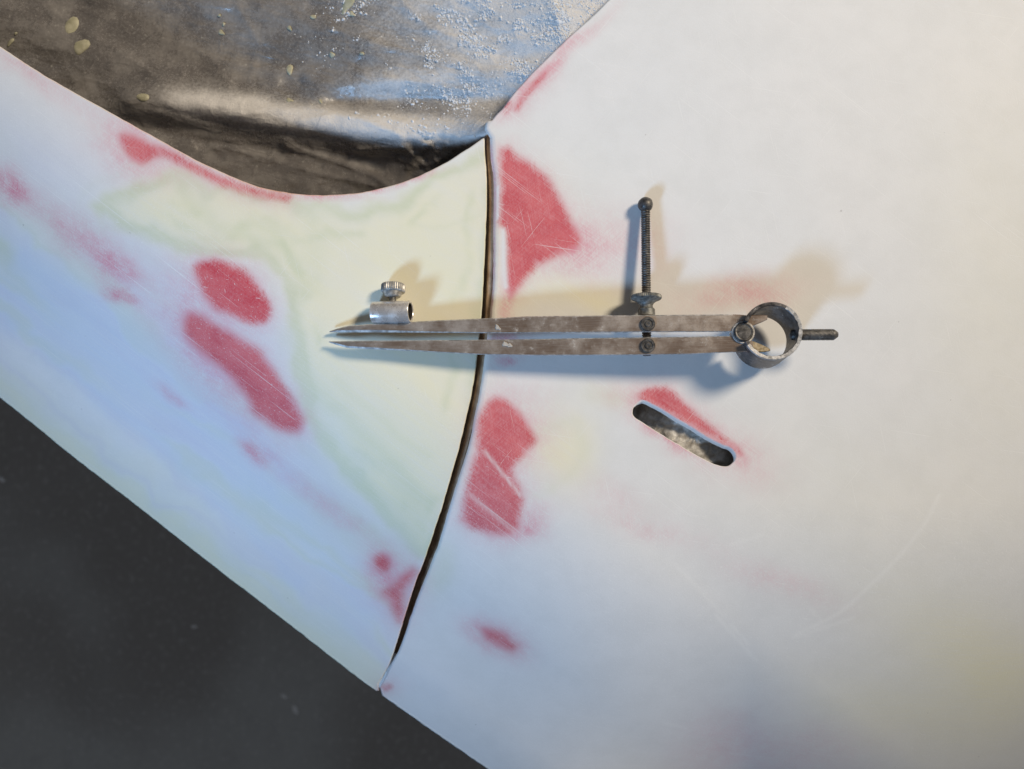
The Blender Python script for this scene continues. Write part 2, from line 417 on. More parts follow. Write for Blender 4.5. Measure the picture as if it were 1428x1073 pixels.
# ------------------------------------------------------------------ paint layers sanded through, plus some warm-light tint in the cream (own shapes, stored per vertex)
z2 = lambda L: zs(L, 0, 250, 2.683); z7 = lambda L: zs(L, 0, 0, 2.975); z6 = lambda L: zs(L, 480, 680, 3.575)
z5 = lambda L: zs(L, 620, 100, 3.354); z8b = lambda L: zs(L, 640, 530, 4.473); z4 = lambda L: zs(L, 850, 520, 6.705); z8 = lambda L: zs(L, 400, 0, 2.856)
def ell(cx, cy, rx, ry, rot=0, n=28):
    a = np.linspace(0, 2*np.pi, n, endpoint=False); c, s = math.cos(rot), math.sin(rot)
    return [(cx + rx*math.cos(t)*c - ry*math.sin(t)*s, cy + rx*math.cos(t)*s + ry*math.sin(t)*c) for t in a]
RED = [  # polygon, softness, fade
 (z2([(735,325),(800,306),(870,323),(940,368),(990,430),(1012,480),(1002,518),(960,534),(900,527),(840,502),(790,468),(752,400)]), 5, 0.0),
 (z2([(705,505),(760,522),(830,567),(900,602),(960,640),(1010,700),(1060,770),(1110,850),(1138,910),(1115,942),(1060,938),(1000,913),(950,880),(920,820),(870,752),(810,695),(740,625),(690,570)]), 6, 0.08),
 (z7([(508,560),(570,572),(640,603),(760,655),(900,722),(1060,780),(1200,812),(1190,822),(1050,803),(900,755),(760,690),(690,655),(640,655),(590,682),(555,665),(522,620)]), 5, 0.25),
 (z6(ell(196,372,34,44,-0.3)), 5, 0.1),
 (z6([(345,415),(362,428),(330,475),(295,520),(300,600),(300,650),(280,672),(258,630),(240,560),(205,530),(230,510),(262,490),(300,445)]), 7, 0.25),
 (z5([(262,365),(295,358),(330,393),(400,430),(470,485),(512,550),(552,630),(592,710),(628,790),(600,828),(540,838),(470,872),(420,902),(385,952),(350,1002),(315,1045),(292,980),(292,850),(285,760),(258,690),(262,500)]), 5, 0.12),
 (z8b([(215,118),(290,132),(352,190),(402,260),(452,330),(474,370),(430,432),(370,502),(330,560),(340,630),(382,690),(398,750),(370,842),(345,950),(270,962),(150,942),(60,912),(18,870),(28,780),(58,680),(80,560),(112,430),(135,250),(180,150)]), 5, 0.22),
 (z4([(270,205),(350,150),(430,133),(520,150),(600,210),(700,300),(780,370),(850,460),(950,540),(1060,620),(1180,700),(1225,765),(1170,725),(1100,680),(900,590),(700,470),(500,360),(350,275),(280,262)]), 4, 0.2),
 (z6([(700,705),(745,712),(800,745),(855,785),(840,800),(780,775),(720,745)]), 7, 0.15),
 (z6(ell(205,998,28,8,-0.3)), 4, 0.5),
 (z8([(862,445),(888,405),(900,408),(875,442)]), 3, 0.45),
 (z8([(905,435),(950,375),(1030,290),(1018,318),(958,385),(915,437)]), 3, 0.5),
]
# soft pink veils: centre, radii, rotation, strength
PINK = [(13,255,38,22,0.6,0.85),(160,365,34,22,0.5,0.61),(110,330,95,26,0.75,0.49),(165,410,28,10,0.6,0.72),(290,420,70,60,0.5,0.32),(300,500,110,44,0.9,0.43),
 (240,556,26,9,0.7,0.43),(356,630,26,14,0.75,0.72),(470,712,75,14,0.62,0.26),(410,660,70,16,0.7,0.14),(545,808,36,30,0.6,0.61),(185,205,60,36,0.6,0.43),(690,890,46,20,0.45,0.61),
 (806,345,40,50,0.9,0.61),(880,345,60,50,0.1,0.23),(1035,410,75,24,-0.1,0.43),(706,412,10,40,0.1,0.58),(706,470,26,9,0,0.85),(712,500,18,10,0,0.72),(730,735,40,24,-0.4,0.58),
 (935,590,90,24,0.52,0.49),(930,612,45,10,0.52,0.58),(1020,640,60,40,0.4,0.23),(900,735,70,18,0.3,0.18),(1080,810,90,22,0.35,0.17),(860,690,60,24,0.4,0.14),
 (780,85,90,10,-0.79,0.51),(745,118,40,6,-0.8,0.35),(715,600,60,80,0.2,0.22),(520,262,60,5,-0.2,0.65),(440,274,60,6,0.05,0.65),(590,246,30,4,-0.35,0.43),
 (1120,1050,110,40,0,0.15),(60,120,80,14,0.6,0.23),(30,90,50,8,0.6,0.29),(1010,1040,80,50,-0.3,0.17)]
CREAM = [(560,350,230,120,-0.1,0.9),(330,290,150,50,0.2,0.75),(210,275,90,34,0.1,0.55),(560,540,110,120,0.5,0.60),(620,430,80,60,0,0.55),(580,640,60,70,0.6,0.45),(820,412,70,26,0.1,0.80),(745,410,50,18,0,0.4),
 (778,628,44,60,-0.4,0.85),(800,600,34,40,0.5,0.35),(850,550,60,26,0.2,0.25),(1390,940,100,80,0.7,0.85),(1290,880,120,60,0.5,0.34),(1270,1000,160,70,0.2,0.55),(1400,400,120,300,0,0.22),(1200,700,260,120,0.4,0.16),(590,800,36,34,0,0.3),(470,640,60,30,0.7,0.5),(520,700,70,40,0.7,0.55),(440,770,90,26,0.7,0.4),(100,628,130,16,0.66,0.65),(300,782,150,16,0.66,0.65),(450,900,90,14,0.66,0.6),(230,655,90,22,0.65,0.35),(360,760,80,16,0.68,0.3),(430,430,40,110,-0.15,0.5)]  # lower-right cream: filler tint plus the warm lamp's tint put into the colour
GREENC = [([(250,262),(275,290),(300,318),(350,330),(390,345),(415,370),(430,405)], 10, 0.62), ([(440,300),(436,350),(440,400)], 16, 0.36), ([(140,310),(210,325),(270,335),(330,350),(385,372)], 10, 0.4),
 ([(405,470),(440,540),(490,585),(540,640),(585,690)], 15, 0.6), ([(470,530),(520,570),(560,610),(600,640)], 7, 0.30), ([(0,570),(100,640),(200,712),(300,788),(400,864),(480,925)], 20, 0.3),
 ([(240,640),(330,700),(420,790),(480,850)], 18, 0.22), ([(300,600),(360,680),(430,740)], 20, 0.16), ([(430,690),(500,760),(540,800)], 30, 0.34), ([(620,770),(612,810)], 16, 0.30),
 ([(745,600),(800,590),(815,630),(790,670),(740,690)], 8, 0.16), ([(575,310),(620,318),(655,310),(672,300)], 4, 0.25), ([(0,335),(10,352)], 14, 0.4), ([(820,548),(850,560)], 14, 0.22)]
BLUEC = [([(0,400),(120,480),(220,560),(330,650),(420,740),(500,850)], 46, 0.62), ([(0,440),(150,560),(300,690),(420,810)], 14, 0.5), ([(40,360),(150,440),(260,520),(330,600)], 24, 0.45), ([(440,560),(470,600),(500,650)], 20, 0.2),
 ([(560,930),(610,960)], 30, 0.15)]
CREAM_EDGE = [(120,285),(190,262),(270,240),(345,272),(430,284),(540,272),(640,225),(690,190),(690,300),(685,430),(670,550),(640,690),(600,765),(560,745),(500,672),(448,600),(415,530),(402,470),(412,425),(396,385),(352,352),(290,345),(225,335),(165,312)]
LAVENDER = [(310,470,120,90,0.6,0.5),(210,380,120,50,0.6,0.45),(60,230,110,60,0.5,0.35),(420,610,80,40,0.9,0.45),(120,170,120,40,0.6,0.12),(430,690,110,26,0.7,0.4),(250,600,90,24,0.7,0.3)]
def paint(o, UV, lip, right):
    n = len(UV); P = UV + np.stack([fbm(UV[:,0]/45, UV[:,1]/45)-0.5, fbm(UV[:,0]/45+9, UV[:,1]/45+31)-0.5], 1) * 10
    rd = np.full(n, 60.0); rs = np.full(n, 5.0); rf = np.zeros(n); best = np.full(n, 60.0)
    for poly, so, fade in RED:
        d = sdf(P, catmull(poly, 7, True)); m = d < best
        best[m] = d[m]; rd[m] = d[m]; rs[m] = so; rf[m] = fade
    def veil(L):
        out = np.zeros(n); w = UV + np.stack([fbm(UV[:,0]/60+3, UV[:,1]/60)-0.5, fbm(UV[:,0]/60+19, UV[:,1]/60+7)-0.5], 1) * 34
        for cx, cy, rx, ry, rot, a in L:
            c, s = math.cos(rot), math.sin(rot); x, y = w[:,0]-cx, w[:,1]-cy
            q = ((x*c+y*s)/rx)**2 + ((-x*s+y*c)/ry)**2
            out = 1 - (1-out) * (1 - a*np.exp(-q*1.15))
        return out
    def streak(L):
        out = np.zeros(n); w = UV + np.stack([fbm(UV[:,0]/50+3, UV[:,1]/50)-0.5, fbm(UV[:,0]/50+19, UV[:,1]/50+7)-0.5], 1) * 22
        for pts, wd, a in L:
            d = line_d(w, catmull(pts, 22), lim=wd*3); out = 1 - (1-out) * (1 - a*np.exp(-(d/wd)**2))
        return out
    pink = veil(PINK)
    halo = np.exp(-np.clip(best, 0, None)/11.0) * 0.42
    pink = 1 - (1-pink)*(1-halo)
    if right:      # worn lip along the gap
        lipn = sstep(0.35, 0.8, lip) * (sstep(185, 215, UV[:,1]) - sstep(420, 470, UV[:,1])) * (UV[:,0] < 720)
        pink = np.maximum(pink, lipn * 0.55)
    if right:
        inslot = (UV[:,0] > 860) & (lip > 0.2); pink[inslot] *= 0.1; rd[inslot] = 60
    cream = veil(CREAM); green = streak(GREENC); lav = np.zeros(n)
    if not right:
        wq = UV + np.stack([fbm(UV[:,0]/70+1, UV[:,1]/70)-0.5, fbm(UV[:,0]/70+13, UV[:,1]/70+3)-0.5], 1)*60
        cd = sdf(wq, catmull(CREAM_EDGE, 14, True), 120)
        cream = cream*0.25; cream = 1-(1-cream)*(1-0.85*sstep(26, -34, cd)*(0.7+0.5*fbm(UV[:,0]/80, UV[:,1]/60)))
        ring = np.exp(-((cd+6)/10)**2)*0.95 + np.exp(-((cd+38)/8)**2)*0.6*sstep(0.4, 0.6, fbm(UV[:,0]/60+5, UV[:,1]/60)) + np.exp(-((cd-26)/8)**2)*0.18
        green = np.clip(green*0.7 + ring*(0.35+0.9*fbm(UV[:,0]/50+2, UV[:,1]/50+9)), 0, 0.8)
        lav = veil(LAVENDER)*sstep(-20, 20, cd)
        ed = edge_d(wq); b1 = fbm(ed/44+40, (UV @ np.array([0.796, 0.605]))/420, 2)      # contour bands along the sill
        sill_band = sstep(300, 200, ed)
        green = np.clip(green + 0.32*sill_band*np.exp(-((b1-0.60)/0.08)**2), 0, 0.8)
        cream = np.clip(cream + 0.34*sill_band*sstep(0.48, 0.72, b1), 0, 1)
        eb = sstep(62, 18, ed + 16*(fbm(UV[:,0]/60, UV[:,1]/60)-0.5)); cream = np.clip(cream + 0.32*eb, 0, 1); green = green*(1-0.6*eb)
        lav = np.clip(lav + 0.35*sill_band*np.exp(-((b1-0.40)/0.08)**2), 0, 1)
    attr(o, 'lavender', lav)
    attr(o, 'pink', pink); attr(o, 'cream', cream); attr(o, 'green', green); attr(o, 'blue', streak(BLUEC))
    attr(o, 'red_distance', rd); attr(o, 'red_softness', rs); attr(o, 'red_fade', rf)
    chip = np.zeros(n)
    if right:
        for pts, wd in [([(701,320),(702,345),(703,380),(705,400)], 4.0), ([(694,262),(695,285),(694,305)], 2.0)]:
            chip = np.maximum(chip, np.exp(-(line_d(UV, catmull(pts, 9), lim=16)/wd)**2.5))
    attr(o, 'chip', chip)
    arc = np.zeros(n)
    if right:
        for pts, a in [([(1310,690),(1290,730),(1255,775),(1215,815),(1170,855),(1110,885)], 0.8), ([(1105,890),(1190,862)], 0.7), ([(980,838),(1060,748)], 0.0), ([(1000,860),(1055,922)], 0.7), ([(1020,872),(1045,900)], 0.8),
                       ([(940,785),(1010,860)], 0.5), ([(1130,850),(1150,870)], 0.5), ([(925,1008),(955,1015)], 0.5), ([(655,560),(720,690)], 0.0), ([(676,630),(725,690)], 1.0), ([(655,690),(720,745)], 0.7), ([(1020,760),(1065,745)], 0.5)]:
            arc = np.maximum(arc, a*np.exp(-(line_d(UV, catmull(pts, 16), lim=12)/2.4)**2))
    attr(o, 'arc_scratch', arc)

one = lambda L, v: np.full(len(L), float(v))
def lip_left(L):
    sil = np.abs(edge_d(L)) < 12
    return np.where(sil, 2.0, 1.6), np.where(sil, 6.0, 3.0), np.where(sil, 130.0, 7.0)
def lip_right(L):
    gap = (L[:,0] < 705) & (L[:,1] > 170) & (edge_d(L) > 14)
    top = (L[:,1] < 175) | ((L[:,0] < 900) & (L[:,1] <= 178))
    sil = np.abs(edge_d(L)) < 14
    w = np.where(gap, lip_w(L[:,1]), 2.0); dp = np.where(gap, 6.0, 5.0); wl = np.where(sil, 130.0, np.where(gap, 9.0, 8.0))
    ease = sstep(150, 200, L[:,1])
    return w, dp, wl
def lip_slot(L):
    c = L.mean(0); side = (L - c) @ np.array([0.49, -0.87])     # towards the upper-right long side
    k = sstep(-4, 12, side)
    return 1.0 + 4.6*k, 3.0 + 9.0*k, one(L, 5.0)

pl, uvl, lfl = panel_mesh('body_panel', LEFT, [], [lip_left])
paint(pl, uvl, lfl, False)
tag(pl, 'narrow white primed body panel left of the gap, with two large red ovals sanded through', 'body panel')
pr, uvr, lfr = panel_mesh('body_panel', RIGHT, [SLOT], [lip_right, lip_slot])
paint(pr, uvr, lfr, True)
tag(pr, 'wide white primed body panel right of the gap, with a slanted slot cut through', 'body panel')

# ------------------------------------------------------------------ jamb strip inside the gap
def ribbon(center, prof, hfun):
    """sweep a cross-section [(offset, height)] along a centre line in plan"""
    t = np.gradient(center, axis=0); t /= np.linalg.norm(t, axis=1)[:, None]
    nr = np.stack([-t[:,1], t[:,0]], 1)       # to the left of travel (travel = down the picture)
    V, F = [], []; k = len(prof)
    for i, c in enumerate(center):
        h0 = hfun(c)
        for o_, h in prof:
            q = c + nr[i]*o_; V.append(W(float(q[0]), float(q[1]), float(h0 + h)))
    for i in range(len(center)-1):
        for j in range(k-1): F.append((i*k+j, i*k+j+1, (i+1)*k+j+1, (i+1)*k+j))
    return np.array(V), F
gc = 0.5*(catmull(gap_left[:-1], 8)[:1]) 
cg = catmull([(680,186),(681,215),(683,250),(684,280),(683,338),(681,386),(679,430),(676,466),(671,500),(665,540),(656,583),(647,621),(635,663),(622,705),(605,760),(583,818),(565,873),(546,923)], 6)
hj = lambda c: float(body_h(np.array([c]))[0])
prof = [(18,-46),(5,-40),(2.5,-16),(1.2,-9.5),(-1,-8),(-5,-7.6),(-9,-12),(-22,-17),(-24,-40)]
V, F = ribbon(cg, prof, lambda c: hj(c) - np.interp(c[1], [180, 420, 560, 700, 760, 900, 935], [0, 0, 3, 16, 34, 34, 6]))
tag(mesh_obj('door_jamb', V, F, M_JAMB, autosmooth=40), 'brown painted jamb strip deep inside the narrow dark gap', 'jamb')

V, F = ribbon(catmull([(551,911),(546,921),(542,929),(536,943),(531,953),(529,959)], 3), [(7,-12),(4,-5),(1.5,-3.4),(-1.5,-3.4),(-4,-5),(-7,-12)], lambda c: hj(c) - np.interp(c[1], [908, 936, 952], [26, 5, 0.3]))
fl = mesh_obj('seam_filler', V, F, M_PANEL, pl)
for a_, v_ in (('red_distance', 60), ('red_softness', 5)): attr(fl, a_, np.full(len(V), v_))

# ------------------------------------------------------------------ masking film in the opening (top left)
def gauss_line(p, pts, wd, a, skew=None):
    d = line_d(p, catmull(pts, 24), lim=wd*3.2)
    return a*np.exp(-(d/wd)**2) if wd > 12 else a*np.exp(-d/(wd*0.8))*sstep(wd*3.2, wd*2, d)
def film_h(p):
    u, v = p[:,0], p[:,1]
    h = -124 + 96*np.clip((u - 0.3*v - 250)/520, 0, 1)**2.4 + 46*np.exp(-((u-695)/44)**2-((v-180)/30)**2) - 14*sstep(180, 290, v)*sstep(700, 560, u)
    h = h + gauss_line(p, [(185,143),(260,146),(340,156),(430,172),(520,182),(600,184),(690,187)], 27, 26)
    h = h + gauss_line(p, [(440,122),(520,112),(600,105),(700,106),(760,100)], 20, 8)
    h = h + gauss_line(p, [(420,170),(470,160),(520,172),(560,190)], 8, 5)
    h = h - gauss_line(p, [(470,140),(560,140),(640,142),(700,140)], 14, 8)
    h = h - gauss_line(p, [(180,165),(260,190),(340,205),(430,215),(520,222)], 24, 10)
    h = h + gauss_line(p, [(400,205),(470,225),(520,245),(545,262)], 7, 6) + gauss_line(p, [(300,205),(380,222),(450,243),(520,258)], 5, 4) + gauss_line(p, [(470,205),(520,212),(570,225)], 5, 4) + gauss_line(p, [(250,185),(330,196),(400,200)], 7, 3) + gauss_line(p, [(560,205),(585,222),(600,240)], 5, 5) + gauss_line(p, [(590,200),(620,208),(650,200)], 5, 5)
    h = h + gauss_line(p, [(0,20),(120,75),(250,105),(380,110)], 26, 6) + gauss_line(p, [(380,60),(480,75),(590,80),(680,78)], 16, 3) + gauss_line(p, [(500,45),(560,70),(660,88)], 4, 1.6)
    for f_, w_, a_ in [([(680,186),(620,196),(560,206),(500,208)],6,6),([(676,190),(640,206),(610,226)],5,6),([(210,148),(300,170),(400,186),(480,196)],7,-4),([(330,160),(420,150),(500,158),(560,170)],8,5),([(540,110),(600,118),(660,128)],6,3.5),([(460,40),(540,66),(640,92),(720,100)],5,2.6),([(250,60),(330,92),(430,104)],8,3),([(60,10),(150,60),(230,120)],8,3),([(330,10),(360,60),(350,110)],7,2.4),([(560,0),(600,40),(690,70)],6,2.4),([(150,120),(240,132),(330,138)],8,3)]:
        h = h + gauss_line(p, f_, w_, a_)
    h = h + gauss_line(p, [(300,0),(420,30),(520,70)], 24, 5)
    cr = sstep(540, 610, u)*sstep(690, 650, u)*sstep(175, 200, v)
    h = h + cr*(fbm(u/16, v/12, 3)-0.5)*22
    w = np.abs(fbm(u/90+4, v/38+2, 3)-0.5)
    h = h + (0.5-w)*10 + (fbm(u/46, v/20, 3)-0.5)*5 + (fbm(u/12, v/8, 2)-0.5)*1.6
    pass
    return h
def dust_lit_ridge(p):
    u, v = p[:,0], p[:,1]
    d = sstep(380, 800, u - 0.62*v)*1.0
    d = np.maximum(d, 0.6*np.exp(-(((v-112+0.1*(u-600))/26)**2))*sstep(440, 560, u))
    d = np.maximum(d, 0.6*np.exp(-(((v-183)/13)**2))*sstep(420, 620, u))
    rl = line_d(p, catmull([(195,140),(260,143),(340,151),(430,166),(520,176),(600,180),(690,184)], 20))
    d = np.maximum(d, 1.1*np.exp(-(rl/19)**2)*sstep(190, 300, u))  # dusty ridge, coverage raised to put its lit brightness into the colour
    d = d*(0.55+0.9*fbm(u/50, v/30)) + 0.12
    d = d*(1-0.75*sstep(195, 225, v))
    return np.clip(d, 0, 1)
xs = np.concatenate([np.arange(-1380, -40, 40), np.arange(-40, 900, 3.5), np.arange(900, 2240, 40)]); ys = np.concatenate([np.arange(-1300, -40, 36), np.arange(-40, 330, 3.5)])
X, Y = np.meshgrid(xs, ys); p = np.stack([X.ravel(), Y.ravel()], 1)
# keep the sheet under the panels
H = film_h(p)
# tuck down below the two panels
eR = line_d(p, np.array([(684,186),(703,152),(750,97),(831,21),(905,-50),(1180,-320),(2200,-1320)], float)); inR = poly_in(p, RIGHT)
eL = line_d(p, catmull(left_top, 20)); inL = poly_in(p, LEFT)
H = np.where(inR, np.minimum(H, -16 - 0.5*eR), H); H = np.where(inL, np.minimum(H, -34 - 0.4*eL), H)
H = np.minimum(H, np.where(inR, H, -7.0))
nx, ny = len(xs), len(ys)
bad = inR & (eR > 60) | inL & (eL > 110)
F = []
for j in range(ny-1):
    for i in range(nx-1):
        q = (j*nx+i, (j+1)*nx+i, (j+1)*nx+i+1, j*nx+i+1)
        if not (bad[q[0]] and bad[q[1]] and bad[q[2]] and bad[q[3]]): F.append(q)
used = np.unique(np.array(F)); remap = -np.ones(len(p), int); remap[used] = np.arange(len(used))
film = mesh_obj('masking_film', W(p[used,0], p[used,1], H[used]), remap[np.array(F)], M_FILM)
attr(film, 'dust', dust_lit_ridge(p[used]))
tag(film, 'wrinkled dark plastic masking film dusted white, stretched across the opening above', 'plastic film')

# dried primer splashes on the film (parts of the film)
def blob(c, r, elong, rot, thick):
    n = 14; V = []; F = []
    for ring, (rr, hh) in enumerate([(1.0, 0), (0.85, 0.7), (0.45, 1.0)]):
        for k in range(n):
            a = 2*math.pi*k/n; w = 1 + 0.16*math.sin(2*a+c[0]) + 0.1*math.sin(3*a+c[1])
            x = r*rr*w*math.cos(a)*elong; y = r*rr*w*math.sin(a)*(1-0.35*math.cos(a))
            q = (c[0] + x*math.cos(rot) - y*math.sin(rot), c[1] + x*math.sin(rot) + y*math.cos(rot))
            h = float(film_h(np.array([q]))[0]) + 0.3 + hh*thick
            V.append(W(float(q[0]), float(q[1]), h))
    for ring in range(2):
        for k in range(n): F.append((ring*n+k, (ring+1)*n+k, (ring+1)*n+(k+1) % n, ring*n+(k+1) % n))
    F.append(tuple(range(2*n, 3*n))[::-1])
    return V, F
for cx, cy, r, el, rot in [(100,36,8.5,1.5,1.75),(113,66,9,1.35,2.0),(14,60,3,2.2,2.2),(309,46,3.5,1.2,0.5),(312,34,2.4,1,0),(404,40,3,1.2,1),(463,77,3.4,1.3,2),(404,98,5,1.3,1.7),(306,22,2,1.3,1),(22,47,2.2,1,0),(200,136,5,2,-0.1),
                           (484,8,6,2.2,2.0),(491,20,3.5,1.2,0.4),(437,24,3,1.4,0.5),(505,75,2.6,1.2,0.4),(404,140,3,1.5,0.2),(447,142,2.4,1.2,0.8)]:
    Vb, Fb = blob((cx, cy), r, el, rot, 1.6)
    mesh_obj('paint_splash', Vb, Fb, M_DRIP, film)

# loose sanding dust: thousands of grains, one mass
def icos():
    t = (1+5**0.5)/2
    V = np.array([(-1,t,0),(1,t,0),(-1,-t,0),(1,-t,0),(0,-1,t),(0,1,t),(0,-1,-t),(0,1,-t),(t,0,-1),(t,0,1),(-t,0,-1),(-t,0,1)], float); V /= np.linalg.norm(V[0])
    F = [(0,11,5),(0,5,1),(0,1,7),(0,7,10),(0,10,11),(1,5,9),(5,11,4),(11,10,2),(10,7,6),(7,1,8),(3,9,4),(3,4,2),(3,2,6),(3,6,8),(3,8,9),(4,9,5),(2,4,11),(6,2,10),(8,6,7),(9,8,1)]
    return V, np.array(F)
IV, IF = icos()
N = 90000
q = np.stack([rng.uniform(380, 880, N), rng.uniform(-120, 205, N)], 1)
prob = sstep(360, 760, q[:,0] - 0.55*q[:,1])*sstep(0.50, 0.72, fbm(q[:,0]/26, q[:,1]/18, 4))*0.9
prob = np.maximum(prob, np.exp(-((q[:,1]-140)/26)**2)*sstep(540, 640, q[:,0])*0.30*sstep(0.35, 0.6, fbm(q[:,0]/14, q[:,1]/14, 3)))
prob = np.maximum(prob, 0.5*sstep(660, 800, q[:,0])*sstep(0.45, 0.62, fbm(q[:,0]/22+5, q[:,1]/22, 4)))
q = q[(rng.random(N) < prob*0.75) & ~poly_in(q, RIGHT)]
q = q[line_d(q, np.array([(684,186),(703,152),(750,97),(831,21),(905,-50)], float)) > 3][:20000]
hq = film_h(q); eq = line_d(q, np.array([(684,186),(703,152),(750,97),(831,21),(905,-50),(1180,-320)], float))
hq = np.minimum(hq, -7.0)
C = W(q[:,0], q[:,1], hq); r = 0.40 + 1.7*rng.random(len(q))**5 + 0.45*sstep(0.5, 0.75, fbm(q[:,0]/26, q[:,1]/18, 4))
VV = (IV[None]*(r[:,None,None])*(1 + 0.9*(rng.random((len(q), 12, 1))-0.5)))*np.array([1, 1, 0.55]) + C[:, None, :] + np.array([0, 0, 0.3])
FF = (IF[None] + (np.arange(len(q))*12)[:, None, None]).reshape(-1, 3)
dust = mesh_obj('sanding_dust', VV.reshape(-1, 3), FF, M_DUST, smooth=False)
tag(dust, 'crumbly white sanding dust scattered over the dark plastic film', 'dust', kind='stuff')

# ------------------------------------------------------------------ crumpled sheet seen through the slot
xs = np.arange(850, 1070, 1.6); ys = np.arange(530, 690, 1.6)
X, Y = np.meshgrid(xs, ys); p = np.stack([X.ravel(), Y.ravel()], 1)
al = (p - np.array([955, 608])) @ np.array([0.87, 0.49]); ac = (p - np.array([955, 608])) @ np.array([-0.49, 0.87])
h = -42 + 36*np.exp(-((al-2)/52)**2) + 10*np.sin(al/9 + ac/11)*np.exp(-((al-5)/40)**2)*0.5 + (fbm(p[:,0]/14, p[:,1]/14, 3)-0.5)*10
h = np.minimum(h, -9) - 5.0*np.abs(fbm(al/26+2, ac/60+al/90, 2)*6 % 1.0 - 0.5) - 7*np.abs(fbm(al/20 + ac/30, ac/26+5, 3)-0.5) + body_h(p)
nx, ny = len(xs), len(ys)
F = [(j*nx+i, (j+1)*nx+i, (j+1)*nx+i+1, j*nx+i+1) for j in range(ny-1) for i in range(nx-1)]
tag(mesh_obj('inner_film', W(p[:,0], p[:,1], h), F, M_INNER), 'crumpled grey plastic seen through the slanted slot', 'plastic film')

# ------------------------------------------------------------------ shop floor far below
fz = -2600
fo = mesh_obj('floor', [(-9000,-9000,fz),(9000,-9000,fz),(9000,9000,fz),(-9000,9000,fz)], [(0,1,2,3)], M_FLOOR, smooth=False)
tag(fo, kind='structure')

# crumbs lying on the floor
kf = (DP - fz)/DP
for u, v, r, el, rot, lab in [(271,874,9,1.3,0.4,'small pale crumb on the dark floor, the one nearest the panel corner'),(396,971,10,1.6,0.9,'upper of two pale crumbs near the bottom edge of the dark floor'),(412,990,11,2.2,0.8,'lower longer of two pale crumbs near the bottom edge of the dark floor'),(3,669,12,1.2,0.2,'pale crumb at the left border of the dark floor')]:
    Vb = []; n = 10
    for rr, hh in ((1, 0.5), (0.9, 4), (0.4, 6)):
        for k in range(n):
            a = 2*math.pi*k/n; w_ = 1 + 0.3*math.sin(2*a+u) + 0.15*math.sin(5*a)
            x, y = r*rr*w_*math.cos(a)*el, r*rr*w_*math.sin(a)
            Vb.append(((u-CX)*kf + x*math.cos(rot) + y*math.sin(rot), (CY-v)*kf - x*math.sin(rot) + y*math.cos(rot), fz + hh))
    Fb = [(i*n+k, i*n+(k+1) % n, (i+1)*n+(k+1) % n, (i+1)*n+k) for i in range(2) for k in range(n)] + [tuple(range(2*n, 3*n))]
    tag(mesh_obj('floor_crumb', Vb, Fb, M_CRUMB, origin=((u-CX)*kf, (CY-v)*kf, fz)), lab, 'crumb', 'crumbs on the floor')

# ------------------------------------------------------------------ the dividers
E1 = np.array([1, 0, 0.070]); E1 /= np.linalg.norm(E1)
E2 = np.array([0, 1, -0.10]); E2 -= E1*(E1 @ E2); E2 /= np.linalg.norm(E2)
NN = np.cross(E1, E2)
P0 = W(903.0, 465.0, 47.0); CAM = np.array([0, 0, DP])
def on_plane(u, v, off=0.0):
    d = np.array([u - CX, CY - v, -DP]); t = (NN @ (P0 + NN*off - CAM)) / (NN @ d); return CAM + d*t
div = empty('dividers', W(760.0, 466.0, 0.0))
tag(div, 'tarnished steel spring dividers with adjusting screw, lying across the gap', 'dividers')

def sweep(stations, closed_ends=True):
    k = len(stations[0]); V = [q for s in stations for q in s]; F = []
    for i in range(len(stations)-1):
        for j in range(k): F.append((i*k+j, i*k+(j+1) % k, (i+1)*k+(j+1) % k, (i+1)*k+j))
    F.append(tuple(range(k))[::-1]); F.append(tuple(range((len(stations)-1)*k, len(stations)*k)))
    return np.array(V), F
def lathe(o0, axis, prof, seg=32, teeth=0, amp=0.0, tr=None, caps=True):
    """prof: [(distance along axis, radius)]; teeth modulate rows listed in tr"""
    axis = np.array(axis, float); axis /= np.linalg.norm(axis)
    a = np.cross(axis, [0.31, 0.2, 0.93]); a /= np.linalg.norm(a); b = np.cross(axis, a)
    V, F = [], []
    for i, (t, r) in enumerate(prof):
        for k in range(seg):
            th = 2*math.pi*k/seg; rr = r
            if teeth and (tr is None or i in tr): rr = r + amp*(1 if (k*teeth*2//seg) % 2 else -1)
            V.append(np.array(o0) + axis*t + rr*(a*math.cos(th) + b*math.sin(th)))
    for i in range(len(prof)-1):
        for k in range(seg): F.append((i*seg+k, i*seg+(k+1) % seg, (i+1)*seg+(k+1) % seg, (i+1)*seg+k))
    if caps: F.append(tuple(range(seg))[::-1]); F.append(tuple(range((len(prof)-1)*seg, len(prof)*seg)))
    return np.array(V), F
def merge(*parts):
    V, F, o = [], [], 0
    for v, f in parts:
        V.append(np.asarray(v)); F += [tuple(i+o for i in ff) for ff in f]; o += len(v)
    return np.vstack(V), F

